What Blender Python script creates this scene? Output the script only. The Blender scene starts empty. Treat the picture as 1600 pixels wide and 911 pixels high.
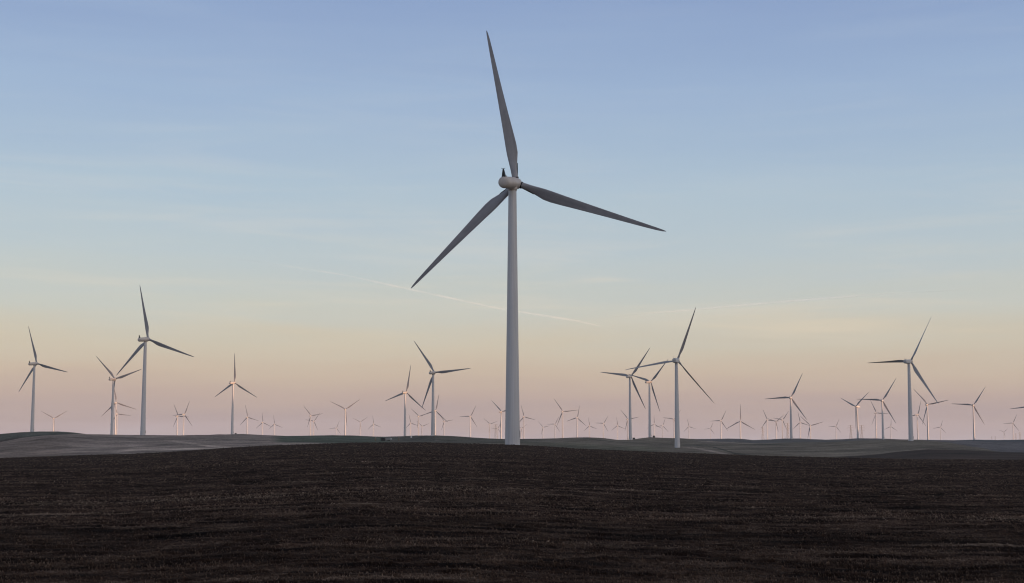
import bpy, bmesh, math, random
import numpy as np
from mathutils import Vector, Matrix

# ------------------------------------------------------------------ camera
sc = bpy.context.scene
F, W, H = 2222.0, 1600.0, 911.0
HORIZON = 690.0
PITCH = math.atan((HORIZON - H / 2) / F)
cp, sp = math.cos(PITCH), math.sin(PITCH)
CAM_H = 2.2                                   # the camera is the origin; its ground is 2.2 m below
cd = bpy.data.cameras.new('camera')
cd.sensor_width = 36.0
cd.lens = 36.0 * F / W
cd.clip_start = 0.5
cd.clip_end = 300000
cam = bpy.data.objects.new('camera', cd)
cam.rotation_euler = (math.pi / 2 + PITCH, 0, 0)
sc.collection.objects.link(cam)
sc.camera = cam

# ------------------------------------------------------------------ sky, sun, exposure
SUN_ELEV = math.radians(2.5)
SUN_DIR = Vector((0.883, -0.469, math.tan(SUN_ELEV))).normalized()
sc.view_settings.view_transform = 'Standard'
sc.view_settings.look = 'None'
sc.view_settings.exposure = 0.0
sc.view_settings.gamma = 1.0
sc.view_settings.use_curve_mapping = False


def lin(c):
    return tuple((v / 255 / 12.92) if v / 255 <= 0.04045 else ((v / 255 + 0.055) / 1.055) ** 2.4 for v in c)


world = bpy.data.worlds.new("World")
sc.world = world
world.use_nodes = True
wt = world.node_tree
wt.nodes.clear()


def wn(kind, **kw):
    n = wt.nodes.new(kind)
    for k, v in kw.items():
        setattr(n, k, v)
    return n


def wmath(op, a, b=None, c=None, clamp=False):
    n = wn('ShaderNodeMath', operation=op, use_clamp=clamp)
    for i, v in enumerate((a, b, c)):
        if v is None:
            continue
        if isinstance(v, (int, float)):
            n.inputs[i].default_value = v
        else:
            wt.links.new(v, n.inputs[i])
    return n.outputs[0]


sky = wn('ShaderNodeTexSky', sky_type='NISHITA')
sky.sun_disc = False
sky.sun_elevation = SUN_ELEV
sky.sun_rotation = math.atan2(SUN_DIR.x, SUN_DIR.y)
sky.altitude = 50
sky.air_density = 1.0
sky.dust_density = 2.5
sky.ozone_density = 0.6
tc = wn('ShaderNodeTexCoord')
sep = wn('ShaderNodeSeparateXYZ')
wt.links.new(tc.outputs['Generated'], sep.inputs[0])
X_, Y_, Z_ = sep.outputs
elev = wmath('MULTIPLY', wmath('ARCSINE', Z_), 180 / math.pi)           # degrees above the horizon


def ramp(stops, fac):
    n = wn('ShaderNodeValToRGB')
    n.color_ramp.interpolation = 'LINEAR'
    e = n.color_ramp.elements
    while len(e) < len(stops):
        e.new(0.5)
    for k, (p, c) in enumerate(stops):
        e[k].position = p
        e[k].color = (*lin(c), 1)
    wt.links.new(fac, n.inputs[0])
    return n.outputs[0]


# streaky thin cirrus bends the height at which each band of colour sits
mp = wn('ShaderNodeMapping')
mp.inputs['Scale'].default_value = (1.6, 1.6, 16.0)
mp.inputs['Rotation'].default_value = (0.0, math.radians(1.6), 0.0)
wt.links.new(tc.outputs['Generated'], mp.inputs[0])
cn = wn('ShaderNodeTexNoise')
cn.inputs['Scale'].default_value = 3.2
cn.inputs['Detail'].default_value = 6
cn.inputs['Roughness'].default_value = 0.5
cn.inputs['Distortion'].default_value = 0.35
wt.links.new(mp.outputs[0], cn.inputs['Vector'])
cirrus = wmath('SUBTRACT', cn.outputs['Fac'], 0.5)
e2 = wmath('ADD', elev, wmath('MULTIPLY', cirrus, 2.2))
t_el = wmath('POWER', wmath('DIVIDE', wmath('MAXIMUM', e2, 0.0), 90.0, clamp=True), 0.5)


def rp(deg):
    return (max(deg, 0.0) / 90) ** 0.5


anti = ramp([(0.0, (192, 182, 189)), (rp(.35), (185, 171, 176)), (rp(1.0), (182, 166, 166)), (rp(1.8), (194, 175, 167)), (rp(2.7), (204, 188, 172)),
             (rp(3.9), (205, 198, 183)), (rp(5.4), (197, 203, 200)), (rp(7.5), (185, 200, 210)), (rp(10.0), (172, 194, 214)),
             (rp(13.9), (153, 178, 213)), (rp(18.0), (135, 159, 203)), (rp(32), (128, 138, 160)), (1.0, (122, 120, 126))], t_el)
sol = ramp([(0.0, (238, 190, 140)), (rp(2.0), (245, 205, 160)), (rp(6.0), (232, 214, 190)), (rp(14), (196, 205, 213)), (rp(32), (150, 151, 160)), (1.0, (122, 120, 126))], t_el)
dots = wmath('ADD', wmath('MULTIPLY', X_, SUN_DIR.x), wmath('MULTIPLY', Y_, SUN_DIR.y))
side = wn('ShaderNodeMapRange', interpolation_type='SMOOTHSTEP')
wt.links.new(dots, side.inputs[0])
side.inputs[1].default_value = -0.1
side.inputs[2].default_value = 1.0
mix = wn('ShaderNodeMix', data_type='RGBA')
wt.links.new(side.outputs[0], mix.inputs['Factor'])
wt.links.new(anti, mix.inputs['A'])
wt.links.new(sol, mix.inputs['B'])


def veil(scale, rot, seed, lo, hi, amount, detail=7.0):
    m_ = wn('ShaderNodeMapping')
    m_.inputs['Scale'].default_value = scale
    m_.inputs['Rotation'].default_value = rot
    m_.inputs['Location'].default_value = seed
    wt.links.new(tc.outputs['Generated'], m_.inputs[0])
    n_ = wn('ShaderNodeTexNoise')
    n_.inputs['Scale'].default_value = 1.0
    n_.inputs['Detail'].default_value = detail
    n_.inputs['Roughness'].default_value = 0.58
    n_.inputs['Distortion'].default_value = 0.5
    wt.links.new(m_.outputs[0], n_.inputs['Vector'])
    r_ = wn('ShaderNodeMapRange', interpolation_type='SMOOTHSTEP')
    wt.links.new(n_.outputs['Fac'], r_.inputs[0])
    for i_, v_ in enumerate((lo, hi, 0.0, amount)):
        r_.inputs[i_ + 1].default_value = v_
    return r_.outputs[0]


v1 = veil((5.0, 3.0, 60.0), (0, math.radians(2.0), 0), (1.3, 0.2, 4.1), 0.48, 0.76, 0.40)      # thin level streaks
v2 = veil((3.0, 2.0, 22.0), (0, math.radians(-9.0), 0), (3.7, 1.2, 0.4), 0.45, 0.78, 0.30)     # broad slanting veils higher up
low = wn('ShaderNodeMapRange', interpolation_type='SMOOTHSTEP')
wt.links.new(elev, low.inputs[0])
low.inputs[1].default_value, low.inputs[2].default_value = 2.0, 5.0
high = wn('ShaderNodeMapRange', interpolation_type='SMOOTHSTEP')
wt.links.new(elev, high.inputs[0])
for i_, v_ in enumerate((8.0, 17.0, 1.0, 0.25)):
    high.inputs[i_ + 1].default_value = v_
azim = wmath('MULTIPLY', wmath('ARCTAN2', X_, Y_), 180 / math.pi)


def streak(az0, el0, s_az, s_el, slope_, amount):
    da = wmath('SUBTRACT', azim, az0)
    de = wmath('SUBTRACT', wmath('SUBTRACT', e2, el0), wmath('MULTIPLY', da, slope_))
    q = wmath('ADD', wmath('POWER', wmath('ABSOLUTE', wmath('DIVIDE', da, s_az)), 2.0), wmath('POWER', wmath('ABSOLUTE', wmath('DIVIDE', de, s_el)), 2.0))
    return wmath('MULTIPLY', wmath('EXPONENT', wmath('MULTIPLY', q, -1.0)), amount)


v3 = wmath('ADD', wmath('ADD', streak(3.7, 6.5, 1.1, 0.16, 0.01, 0.42), streak(11.5, 4.4, 3.2, 0.24, -0.02, 0.42)), streak(12.5, 8.2, 1.6, 0.3, 0.05, 0.16))
veils = wmath('ADD', wmath('MULTIPLY', wmath('MULTIPLY', wmath('ADD', v1, v2), low.outputs[0]), high.outputs[0]), v3, clamp=True)
vc = ramp([(0.0, (214, 196, 178)), (rp(4.5), (226, 213, 192)), (rp(7.5), (214, 213, 209)), (rp(12), (188, 200, 216)), (rp(20), (172, 188, 214)), (1.0, (160, 165, 175))], t_el)
mixv = wn('ShaderNodeMix', data_type='RGBA')
wt.links.new(veils, mixv.inputs['Factor'])
wt.links.new(mix.outputs['Result'], mixv.inputs['A'])
wt.links.new(vc, mixv.inputs['B'])
bg_band = wn('ShaderNodeBackground')
wt.links.new(mixv.outputs['Result'], bg_band.inputs[0])
wt.links.new(wmath('MULTIPLY_ADD', side.outputs[0], 0.75, 0.89), bg_band.inputs[1])
bg_sky = wn('ShaderNodeBackground')
wt.links.new(sky.outputs[0], bg_sky.inputs[0])
bg_sky.inputs[1].default_value = 0.05
addw = wn('ShaderNodeAddShader')
wt.links.new(bg_band.outputs[0], addw.inputs[0])
wt.links.new(bg_sky.outputs[0], addw.inputs[1])
wo = wn('ShaderNodeOutputWorld')
wt.links.new(addw.outputs[0], wo.inputs[0])

sl = bpy.data.lights.new('sun', 'SUN')
sl.energy = 5.0
sl.angle = math.radians(0.5)
sl.color = (1.0, 0.57, 0.34)
sun = bpy.data.objects.new('sun', sl)
sun.rotation_euler = (-SUN_DIR).to_track_quat('-Z', 'Y').to_euler()
sc.collection.objects.link(sun)
sc.cycles.use_denoising = True
sc.cycles.filter_width = 1.15
sc.cycles.max_bounces = 6
sc.cycles.volume_bounces = 1

# ------------------------------------------------------------------ helpers


def ray(px, py):
    """direction of a photograph point, scaled so that one unit is one metre of depth"""
    u, v = (px - W / 2) / F, (H / 2 - py) / F
    return Vector((u, cp - v * sp, sp + v * cp))


def at(px, py, depth):
    return ray(px, py) * depth


def link(o, parent=None):
    sc.collection.objects.link(o)
    if parent is not None:
        o.parent = parent
    return o


def obj(name, bm, mats, parent=None, smooth=True):
    me = bpy.data.meshes.new(name)
    bm.to_mesh(me)
    bm.free()
    for m in (mats if isinstance(mats, (list, tuple)) else [mats]):
        me.materials.append(m)
    if smooth:
        me.polygons.foreach_set('use_smooth', [True] * len(me.polygons))
    return link(bpy.data.objects.new(name, me), parent)


def tag(o, label, cat, group=None):
    o['label'] = label
    o['category'] = cat
    if group:
        o['group'] = group
    return o


def thing(name, label, cat, loc, rotz=0.0, group=None):
    o = link(bpy.data.objects.new(name, None))
    o.empty_display_size = 0.5
    o.location = loc
    o.rotation_euler = (0, 0, rotz)
    return tag(o, label, cat, group)


def loft(bm, rings, cap=True):
    vs = [[bm.verts.new(p) for p in r] for r in rings]
    n = len(vs[0])
    for a, b in zip(vs, vs[1:]):
        for i in range(n):
            j = (i + 1) % n
            bm.faces.new((a[i], a[j], b[j], b[i]))
    if cap:
        bm.faces.new(list(reversed(vs[0])))
        bm.faces.new(vs[-1])
    return bm


def circle(c, r, axis='z', n=32, squash=1.0):
    out = []
    for i in range(n):
        a = 2 * math.pi * i / n
        if axis == 'z':
            out.append((c[0] + r * math.cos(a), c[1] + r * math.sin(a) * squash, c[2]))
        else:                                             # along +Y
            out.append((c[0] + r * math.sin(a), c[1], c[2] + r * math.cos(a) * squash))
    return out


def lathe(bm, prof, axis='z', n=32, c=(0, 0, 0)):
    rings = []
    for h, r in prof:
        p = (c[0], c[1], c[2] + h) if axis == 'z' else (c[0], c[1] + h, c[2])
        rings.append(circle(p, r, axis, n))
    return loft(bm, rings)


def box(bm, x0, x1, y0, y1, z0, z1, bevel=0.0):
    t = bmesh.new()
    bmesh.ops.create_cube(t, size=1)
    for v in t.verts:
        v.co = Vector(((x0 + x1) / 2 + v.co.x * (x1 - x0), (y0 + y1) / 2 + v.co.y * (y1 - y0), (z0 + z1) / 2 + v.co.z * (z1 - z0)))
    if bevel:
        bmesh.ops.bevel(t, geom=list(t.edges), offset=bevel, segments=2, affect='EDGES', profile=0.6)
    m = bpy.data.meshes.new('tmp')
    t.to_mesh(m)
    t.free()
    bm.from_mesh(m)
    bpy.data.meshes.remove(m)
    return bm


def bar(bm, a, b, r, n=6):
    a, b = Vector(a), Vector(b)
    d = (b - a).normalized()
    s = d.orthogonal().normalized()
    t = d.cross(s)
    R = [[tuple(p + (s * math.cos(2 * math.pi * i / n) + t * math.sin(2 * math.pi * i / n)) * r) for i in range(n)] for p in (a, b)]
    return loft(bm, R)


# ------------------------------------------------------------------ materials


def mat(name):
    m = bpy.data.materials.new(name)
    m.use_nodes = True
    nt = m.node_tree
    return m, nt, nt.nodes['Principled BSDF']


def nn(nt, kind, ins=None, **kw):
    n = nt.nodes.new(kind)
    for k, v in kw.items():
        setattr(n, k, v)
    for k, v in (ins or {}).items():
        if isinstance(v, bpy.types.NodeSocket):
            nt.links.new(v, n.inputs[k])
        else:
            n.inputs[k].default_value = v
    return n


def paint(name, rgb, rough=0.45, streak=0.12, scale=0.35):
    """weathered gloss paint: rain streaks running down and a little patchy dirt"""
    m, nt, b = mat(name)
    c = nn(nt, 'ShaderNodeTexCoord')
    mpn = nn(nt, 'ShaderNodeMapping', {'Vector': c.outputs['Object'], 'Scale': (2.2, 2.2, 0.06)})
    n1 = nn(nt, 'ShaderNodeTexNoise', {'Vector': mpn.outputs[0], 'Scale': 1.6, 'Detail': 5.0, 'Roughness': 0.6})
    n2 = nn(nt, 'ShaderNodeTexNoise', {'Vector': c.outputs['Object'], 'Scale': scale, 'Detail': 4.0})
    ad = nn(nt, 'ShaderNodeMath', {0: n1.outputs['Fac'], 1: n2.outputs['Fac']}, operation='ADD')
    mr = nn(nt, 'ShaderNodeMapRange', {0: ad.outputs[0], 1: 0.7, 2: 1.3, 3: 1 - streak, 4: 1 + streak * 0.4})
    mx = nn(nt, 'ShaderNodeMix', {'Factor': 1.0, 'A': (*rgb, 1), 'B': mr.outputs[0]}, data_type='RGBA', blend_type='MULTIPLY')
    nt.links.new(mx.outputs['Result'], b.inputs['Base Color'])
    b.inputs['Roughness'].default_value = rough
    return m


TOWER = paint('tower_paint', (0.565, 0.565, 0.595), 0.42, 0.22)
NACELLE = paint('nacelle_paint', (0.54, 0.50, 0.48), 0.40, 0.16)
BLADE = paint('blade_paint', (0.31, 0.31, 0.345), 0.36, 0.22)
BOXGREY = paint('box_nacelle_paint', (0.52, 0.53, 0.56), 0.40, 0.14)
BLACK = paint('black_metal', (0.02, 0.02, 0.022), 0.5, 0.2)
STEEL = paint('galvanised_steel', (0.30, 0.29, 0.30), 0.5, 0.2)
GREEN = paint('dark_green_enamel', (0.035, 0.045, 0.04), 0.5, 0.2)
WHITE = paint('white_enamel', (0.75, 0.74, 0.72), 0.45, 0.1)
WOOD = paint('weathered_wood', (0.30, 0.20, 0.12), 0.8, 0.3)
GREYSIDE = paint('grey_sheet_metal', (0.25, 0.25, 0.26), 0.5, 0.2)
MARK = paint('blue_grey_lettering', (0.25, 0.28, 0.36), 0.5, 0.1)
CONCRETE = paint('concrete', (0.36, 0.34, 0.32), 0.9, 0.2)


def soil_material():
    m, nt, b = mat('ploughed_soil')
    g = nn(nt, 'ShaderNodeNewGeometry')
    P = g.outputs['Position']
    rot = nn(nt, 'ShaderNodeMapping', {'Vector': P, 'Rotation': (0, 0, math.radians(4))})
    s1 = nn(nt, 'ShaderNodeMapping', {'Vector': rot.outputs[0], 'Scale': (0.035, 0.30, 0.3)})
    wide = nn(nt, 'ShaderNodeTexNoise', {'Vector': s1.outputs[0], 'Scale': 1.0, 'Detail': 8.0, 'Roughness': 0.62, 'Distortion': 0.3})
    s2 = nn(nt, 'ShaderNodeMapping', {'Vector': rot.outputs[0], 'Scale': (0.35, 1.1, 1.0)})
    mid = nn(nt, 'ShaderNodeTexNoise', {'Vector': s2.outputs[0], 'Scale': 1.0, 'Detail': 10.0, 'Roughness': 0.7})
    fine = nn(nt, 'ShaderNodeTexNoise', {'Vector': P, 'Scale': 9.0, 'Detail': 4.0, 'Roughness': 0.7})
    # straw lies where the wide pattern is high, as many separate stalks
    a = nn(nt, 'ShaderNodeMapRange', {0: wide.outputs['Fac'], 1: 0.47, 2: 0.68, 3: 0.0, 4: 1.0})
    f = nn(nt, 'ShaderNodeMapRange', {0: mid.outputs['Fac'], 1: 0.46, 2: 0.66, 3: 0.0, 4: 1.0})
    f2 = nn(nt, 'ShaderNodeMapRange', {0: fine.outputs['Fac'], 1: 0.44, 2: 0.66, 3: 0.25, 4: 1.0})
    lit = nn(nt, 'ShaderNodeAttribute', attribute_name='litter')
    lr = nn(nt, 'ShaderNodeMapRange', {0: lit.outputs['Fac'], 1: 0.30, 2: 0.95, 3: 0.0, 4: 1.0})
    f = nn(nt, 'ShaderNodeMath', {0: f.outputs[0], 1: lr.outputs[0]}, operation='MAXIMUM')
    a = nn(nt, 'ShaderNodeMath', {0: a.outputs[0], 1: 0.34}, operation='MAXIMUM')
    k = nn(nt, 'ShaderNodeMath', {0: a.outputs[0], 1: f.outputs[0]}, operation='MULTIPLY')
    k2 = nn(nt, 'ShaderNodeMath', {0: k.outputs[0], 1: f2.outputs[0]}, operation='MULTIPLY')
    soil = nn(nt, 'ShaderNodeValToRGB', {0: mid.outputs['Fac']})
    e = soil.color_ramp.elements
    e[0].position, e[0].color = 0.36, (0.0050, 0.0026, 0.0019, 1)
    e[1].position, e[1].color = 0.66, (0.046, 0.0245, 0.0165, 1)
    straw = nn(nt, 'ShaderNodeMix', {'Factor': k2.outputs[0], 'A': soil.outputs[0], 'B': (0.40, 0.30, 0.225, 1)}, data_type='RGBA')
    # darker furrow lines and long darker streaks run across the field
    s3 = nn(nt, 'ShaderNodeMapping', {'Vector': rot.outputs[0], 'Scale': (0.008, 0.16, 0.1)})
    line = nn(nt, 'ShaderNodeTexNoise', {'Vector': s3.outputs[0], 'Scale': 1.0, 'Detail': 7.0, 'Roughness': 0.7})
    lr2 = nn(nt, 'ShaderNodeMapRange', {0: line.outputs['Fac'], 1: 0.36, 2: 0.60, 3: 0.68, 4: 1.12})
    grain = nn(nt, 'ShaderNodeMapRange', {0: lit.outputs['Fac'], 1: 0.0, 2: 0.9, 3: 0.5, 4: 2.3})
    lg = nn(nt, 'ShaderNodeMath', {0: lr2.outputs[0], 1: grain.outputs[0]}, operation='MULTIPLY')
    tone = nn(nt, 'ShaderNodeMix', {'Factor': 1.0, 'A': straw.outputs['Result'], 'B': lg.outputs[0]}, data_type='RGBA', blend_type='MULTIPLY')
    nt.links.new(tone.outputs['Result'], b.inputs['Base Color'])
    b.inputs['Roughness'].default_value = 0.95
    b.inputs['Specular IOR Level'].default_value = 0.02
    bp = nn(nt, 'ShaderNodeBump', {'Height': fine.outputs['Fac'], 'Strength': 0.8, 'Distance': 0.05})
    nt.links.new(bp.outputs[0], b.inputs['Normal'])
    return m


def hill_material():
    m, nt, b = mat('field_cover')
    at_ = nn(nt, 'ShaderNodeAttribute', attribute_name='cover')
    g = nn(nt, 'ShaderNodeNewGeometry')
    s1 = nn(nt, 'ShaderNodeMapping', {'Vector': g.outputs['Position'], 'Scale': (0.02, 0.012, 0.05), 'Rotation': (0, 0, 0.5)})
    n1 = nn(nt, 'ShaderNodeTexNoise', {'Vector': s1.outputs[0], 'Scale': 1.0, 'Detail': 9.0, 'Roughness': 0.65, 'Distortion': 0.6})
    n2 = nn(nt, 'ShaderNodeTexNoise', {'Vector': g.outputs['Position'], 'Scale': 0.12, 'Detail': 8.0, 'Roughness': 0.8})
    m1 = nn(nt, 'ShaderNodeMapRange', {0: n1.outputs['Fac'], 1: 0.3, 2: 0.7, 3: 0.6, 4: 1.4})
    m2 = nn(nt, 'ShaderNodeMapRange', {0: n2.outputs['Fac'], 1: 0.3, 2: 0.7, 3: 0.55, 4: 1.45})
    k = nn(nt, 'ShaderNodeMath', {0: m1.outputs[0], 1: m2.outputs[0]}, operation='MULTIPLY')
    mx = nn(nt, 'ShaderNodeMix', {'Factor': 1.0, 'A': at_.outputs['Color'], 'B': k.outputs[0]}, data_type='RGBA', blend_type='MULTIPLY')
    nt.links.new(mx.outputs['Result'], b.inputs['Base Color'])
    b.inputs['Roughness'].default_value = 0.95
    b.inputs['Specular IOR Level'].default_value = 0.1
    return m


SOIL, HILL = soil_material(), hill_material()

# ------------------------------------------------------------------ terrain heights
rng = np.random.RandomState(7)
_tab = rng.rand(512, 512)


def vnoise(x, y):
    xi, yi = np.floor(x).astype(int), np.floor(y).astype(int)
    fx, fy = x - xi, y - yi
    fx, fy = fx * fx * (3 - 2 * fx), fy * fy * (3 - 2 * fy)
    g = lambda a, b: _tab[a % 512, b % 512]
    return ((g(xi, yi) * (1 - fx) + g(xi + 1, yi) * fx) * (1 - fy) + (g(xi, yi + 1) * (1 - fx) + g(xi + 1, yi + 1) * fx) * fy) * 2 - 1


def curve(pts):
    xs, ys = zip(*pts)
    return lambda x: np.interp(x, xs, ys)


# crest lines seen from the camera: (photograph x, photograph y) and their distances
y1 = curve([(0, 715.5), (100, 712.5), (200, 709.5), (260, 706.5), (360, 699.5), (430, 696), (500, 693.2), (560, 691.4), (650, 691), (700, 692.2), (760, 693.6), (800, 694.6), (850, 697), (900, 701), (1000, 705.5), (1100, 708.5), (1200, 712), (1340, 715.5), (1420, 717.5), (1600, 718.5)])
d1 = curve([(0, 360), (400, 410), (700, 440), (860, 450), (1060, 400), (1340, 350), (1600, 340)])
y2 = curve([(0, 720), (430, 701), (800, 700), (900, 705), (1100, 712.5), (1250, 718), (1335, 716.5), (1400, 710), (1450, 706), (1500, 706.5), (1560, 708.7), (1600, 710)])
y3 = curve([(0, 691), (33, 684.6), (66, 680.8), (110, 678.4), (140, 678.9), (228, 680.2), (280, 680.6), (340, 679.8), (380, 680.5), (430, 683.4), (500, 687), (560, 689.5), (640, 688.4), (700, 689.4), (800, 690), (900, 692.5), (1000, 697), (1058, 699.3), (1120, 697.5), (1200, 695.5), (1300, 692), (1400, 688.7), (1440, 689), (1500, 693), (1560, 699), (1600, 702)])
d3 = curve([(0, 1050), (150, 1200), (228, 1256), (700, 1200), (1058, 1235), (1420, 1400), (1600, 1300)])
y4 = curve([(0, 678), (30, 675.6), (60, 674.3), (90, 674.3), (115, 676), (140, 679.3), (200, 682), (300, 681.6), (340, 679), (380, 678.3), (430, 680.6), (446, 681.6), (470, 681), (520, 680), (560, 681), (580, 682), (600, 682.5), (620, 682), (650, 680.7), (680, 680.3), (720, 682), (740, 683.5), (760, 684.8), (790, 686), (815, 685.8), (870, 684.8), (900, 683.6), (920, 683.4), (945, 684.7), (965, 687.3), (985, 687.4), (1000, 685), (1016, 683.3), (1040, 684.3), (1064, 685), (1088, 686), (1110, 686), (1138, 685.2), (1160, 686), (1177, 687.7), (1200, 686.9), (1226, 685.4), (1250, 685.3), (1290, 687.2), (1320, 686.3), (1340, 685), (1370, 685.3), (1410, 686.6), (1440, 687.3), (1490, 688), (1525, 687.2), (1560, 687.8), (1600, 687.2)])
d4 = curve([(0, 1765), (120, 1800), (240, 2100), (366, 2360), (500, 2450), (640, 2200), (680, 1790), (800, 1850), (985, 1960), (1016, 2220), (1150, 2500), (1236, 2700), (1340, 3040), (1450, 3240), (1520, 3150), (1600, 3150)])


def slope(y):
    v = (H / 2 - y) / F
    return (sp + v * cp) / (cp - v * sp)


def pchip_rows(R, Z, r):
    """monotone cubic through rings R, Z (rings x columns) read at r (rows x columns)"""
    h = np.diff(R, axis=0)
    dl = np.diff(Z, axis=0) / h
    m = np.zeros_like(Z)
    a, b, ha, hb = dl[:-1], dl[1:], h[:-1], h[1:]
    w1, w2 = 2 * hb + ha, hb + 2 * ha
    with np.errstate(divide='ignore', invalid='ignore'):
        mm = (w1 + w2) / (w1 / a + w2 / b)
    m[1:-1] = np.where(a * b > 0, mm, 0)
    m[0], m[-1] = dl[0], 0
    out = np.full(r.shape, Z[-1][None, :] if Z.ndim == 2 else 0.0)
    for k in range(len(R) - 1):
        t = (r - R[k]) / h[k]
        s = (t >= 0) & (t <= 1)
        tt = np.clip(t, 0, 1)
        z = (2 * tt**3 - 3 * tt**2 + 1) * Z[k] + (tt**3 - 2 * tt**2 + tt) * h[k] * m[k] + (-2 * tt**3 + 3 * tt**2) * Z[k + 1] + (tt**3 - tt**2) * h[k] * m[k + 1]
        out = np.where(s, z, out)
    return out


def smooth01(t):
    t = np.clip(t, 0, 1)
    return t * t * (3 - 2 * t)


def terrain(az, r):
    """az: (columns,), r: (rows, columns) -> z, without the small clods"""
    azc = np.clip(az, -math.radians(24), math.radians(24))
    px = W / 2 + (F / cp) * np.tan(azc)
    ca = np.cos(azc)
    D1, D3, D4 = d1(px), d3(px), d4(px)
    z = lambda y, d: slope(y) * d * ca
    yb = 0.5 * (y3(px) + y4(px))
    left = smooth01((900 - px) / 120)                     # a hidden dip lies behind the left hand hills
    y34 = yb * (1 - left) + (np.maximum(y3(px), y4(px)) + 2.2) * left
    D34 = 0.5 * (D3 + D4)
    Rr = np.array([np.zeros_like(px), D1 * 0.25, D1 * 0.6, D1, D1 * 1.22, np.full_like(px, 640.0), D3, D34, D4, D4 + 700, np.full_like(px, 6500.0), np.full_like(px, 13000.0), np.full_like(px, 42000.0)])
    z1 = z(y1(px), D1)
    base = np.full_like(px, -CAM_H)
    Zz = np.array([base, base + (z1 + CAM_H) * 0.22, base + (z1 + CAM_H) * 0.57, z1, 1.22 * z1 - 1.9 + 0.6 * smooth01((px - 900) / 200), z(y2(px), 640.0), z(y3(px), D3), z(y34, D34), z(y4(px), D4),
                   z(y4(px), D4) * 0.45 - 3, 0 * px - 2.0, 0 * px + 4.0, 0 * px - 2.0])
    out = pchip_rows(Rr, Zz, r)
    x, y = r * np.sin(az), r * np.cos(az)
    out_of_view = smooth01((np.abs(az) - math.radians(25)) / math.radians(35))
    gen = -CAM_H - 4 * smooth01(r / 500) + 6 * vnoise(x / 420 + 9, y / 420) * smooth01(r / 400)
    out = out * (1 - out_of_view) + gen * out_of_view
    amp = np.interp(r, [0, 60, 300, 460, 900, 3000, 9000], [0.02, 0.12, 0.2, 0.12, 0.5, 0.5, 2.5])
    out = out + amp * (vnoise(x / 37, y / 37) * 0.6 + vnoise(x / 11 + 40, y / 11) * 0.2)
    # unseen hill added at right, shaped to keep low sun off everything near
    top = 95 - (y - 2120) * math.tan(SUN_ELEV) / 0.469 + 9 * vnoise(x / 260, y / 260) + 5 * vnoise(x / 70, y / 70)
    xc = 1850 + 120 * vnoise(y / 700, y * 0 + 3.3)
    w = 330 + 170 * smooth01((2000 - y) / 2000)
    hill = np.maximum(top + 4, 0) * np.exp(-((x - xc) / w) ** 2) * smooth01((y + 2300) / 700) * smooth01((3500 - y) / 500)
    return out + hill


def ground_z(x, y):
    return float(terrain(np.array([math.atan2(x, y)]), np.array([[math.hypot(x, y)]]))[0, 0])


VIEW = math.radians(23)
az_in = np.linspace(-VIEW, VIEW, 1250)
az_out = np.linspace(VIEW, 2 * math.pi - VIEW, 150)[1:-1]
AZ = np.concatenate([az_in, az_out])
AZ = np.where(AZ > math.pi, AZ - 2 * math.pi, AZ)
NC = len(AZ)
pxc = W / 2 + (F / cp) * np.tan(np.clip(AZ, -math.radians(24), math.radians(24)))
EDGE = d1(pxc) * 1.02                                   # the ploughed field ends just past its crest


def sheet(name, R, material, clods=False, cover=None):
    nr = R.shape[0]
    A = np.broadcast_to(AZ, R.shape)
    Zt = terrain(AZ, R)
    X, Y = R * np.sin(A), R * np.cos(A)
    if clods:
        fade = smooth01((380 - R) / 200) * np.minimum(1, R / 6)
        rows = np.sin((Y + 0.07 * X) * 2 * math.pi / 0.9 + 1.5 * vnoise(X / 14, Y / 14))
        n = 0.5 * vnoise(X / 0.9, Y / 0.6) + 0.35 * vnoise(X / 0.35 + 7, Y / 0.3) + 0.25 * vnoise(X / 0.14 + 3, Y / 0.14) + 0.8 * np.maximum(0, vnoise(X / 2.3, Y / 1.7)) ** 2
        grit = rng.rand(*R.shape)
        patch = smooth01(0.3 + 0.7 * vnoise(X / 26 + 2, Y / 11) + 0.6 * vnoise(X / 8, Y / 3.5 + 6) + 0.6 * vnoise(X / 3, Y / 1.5 + 1))
        th = np.interp(R, [0, 20, 60, 150, 450], [.86, .87, .91, .945, .975])
        tuft = smooth01((grit - 1 + (1 - th) * (0.8 + 0.9 * patch)) / ((1 - th) * 0.7))
        Zt = Zt + fade * (0.05 * n + 0.02 * rows) + np.minimum(1, R / 6) * tuft * np.interp(R, [0, 20, 120, 450], [.02, .04, .085, .16])
    co = np.stack([X, Y, Zt], -1).reshape(-1, 3)
    i = np.arange(nr - 1)[:, None] * NC
    j = np.arange(NC)
    jn = (j + 1) % NC
    f = np.stack([i + j, i + jn, i + NC + jn, i + NC + j], -1).reshape(-1, 4)[:, ::-1]
    me = bpy.data.meshes.new(name)
    me.vertices.add(len(co))
    me.vertices.foreach_set('co', co.ravel())
    me.loops.add(f.size)
    me.loops.foreach_set('vertex_index', f.ravel())
    me.polygons.add(len(f))
    me.polygons.foreach_set('loop_start', np.arange(0, f.size, 4))
    me.polygons.foreach_set('use_smooth', np.ones(len(f), bool))
    me.update(calc_edges=True)
    if clods:
        l = 0.45 * rng.rand(*R.shape) ** 2 + 0.55 * tuft * (0.5 + 0.5 * patch)
        a = me.color_attributes.new('litter', 'FLOAT_COLOR', 'POINT')
        a.data.foreach_set('color', np.stack([l, grit, l, l], -1).ravel())
    if cover is not None:
        c = cover(X, Y, R, A)
        a = me.color_attributes.new('cover', 'FLOAT_COLOR', 'POINT')
        a.data.foreach_set('color', np.concatenate([c, np.ones(c.shape[:-1] + (1,))], -1).ravel())
    me.materials.append(material)
    o = link(bpy.data.objects.new(name, me))
    o['kind'] = 'structure'
    return o


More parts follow.
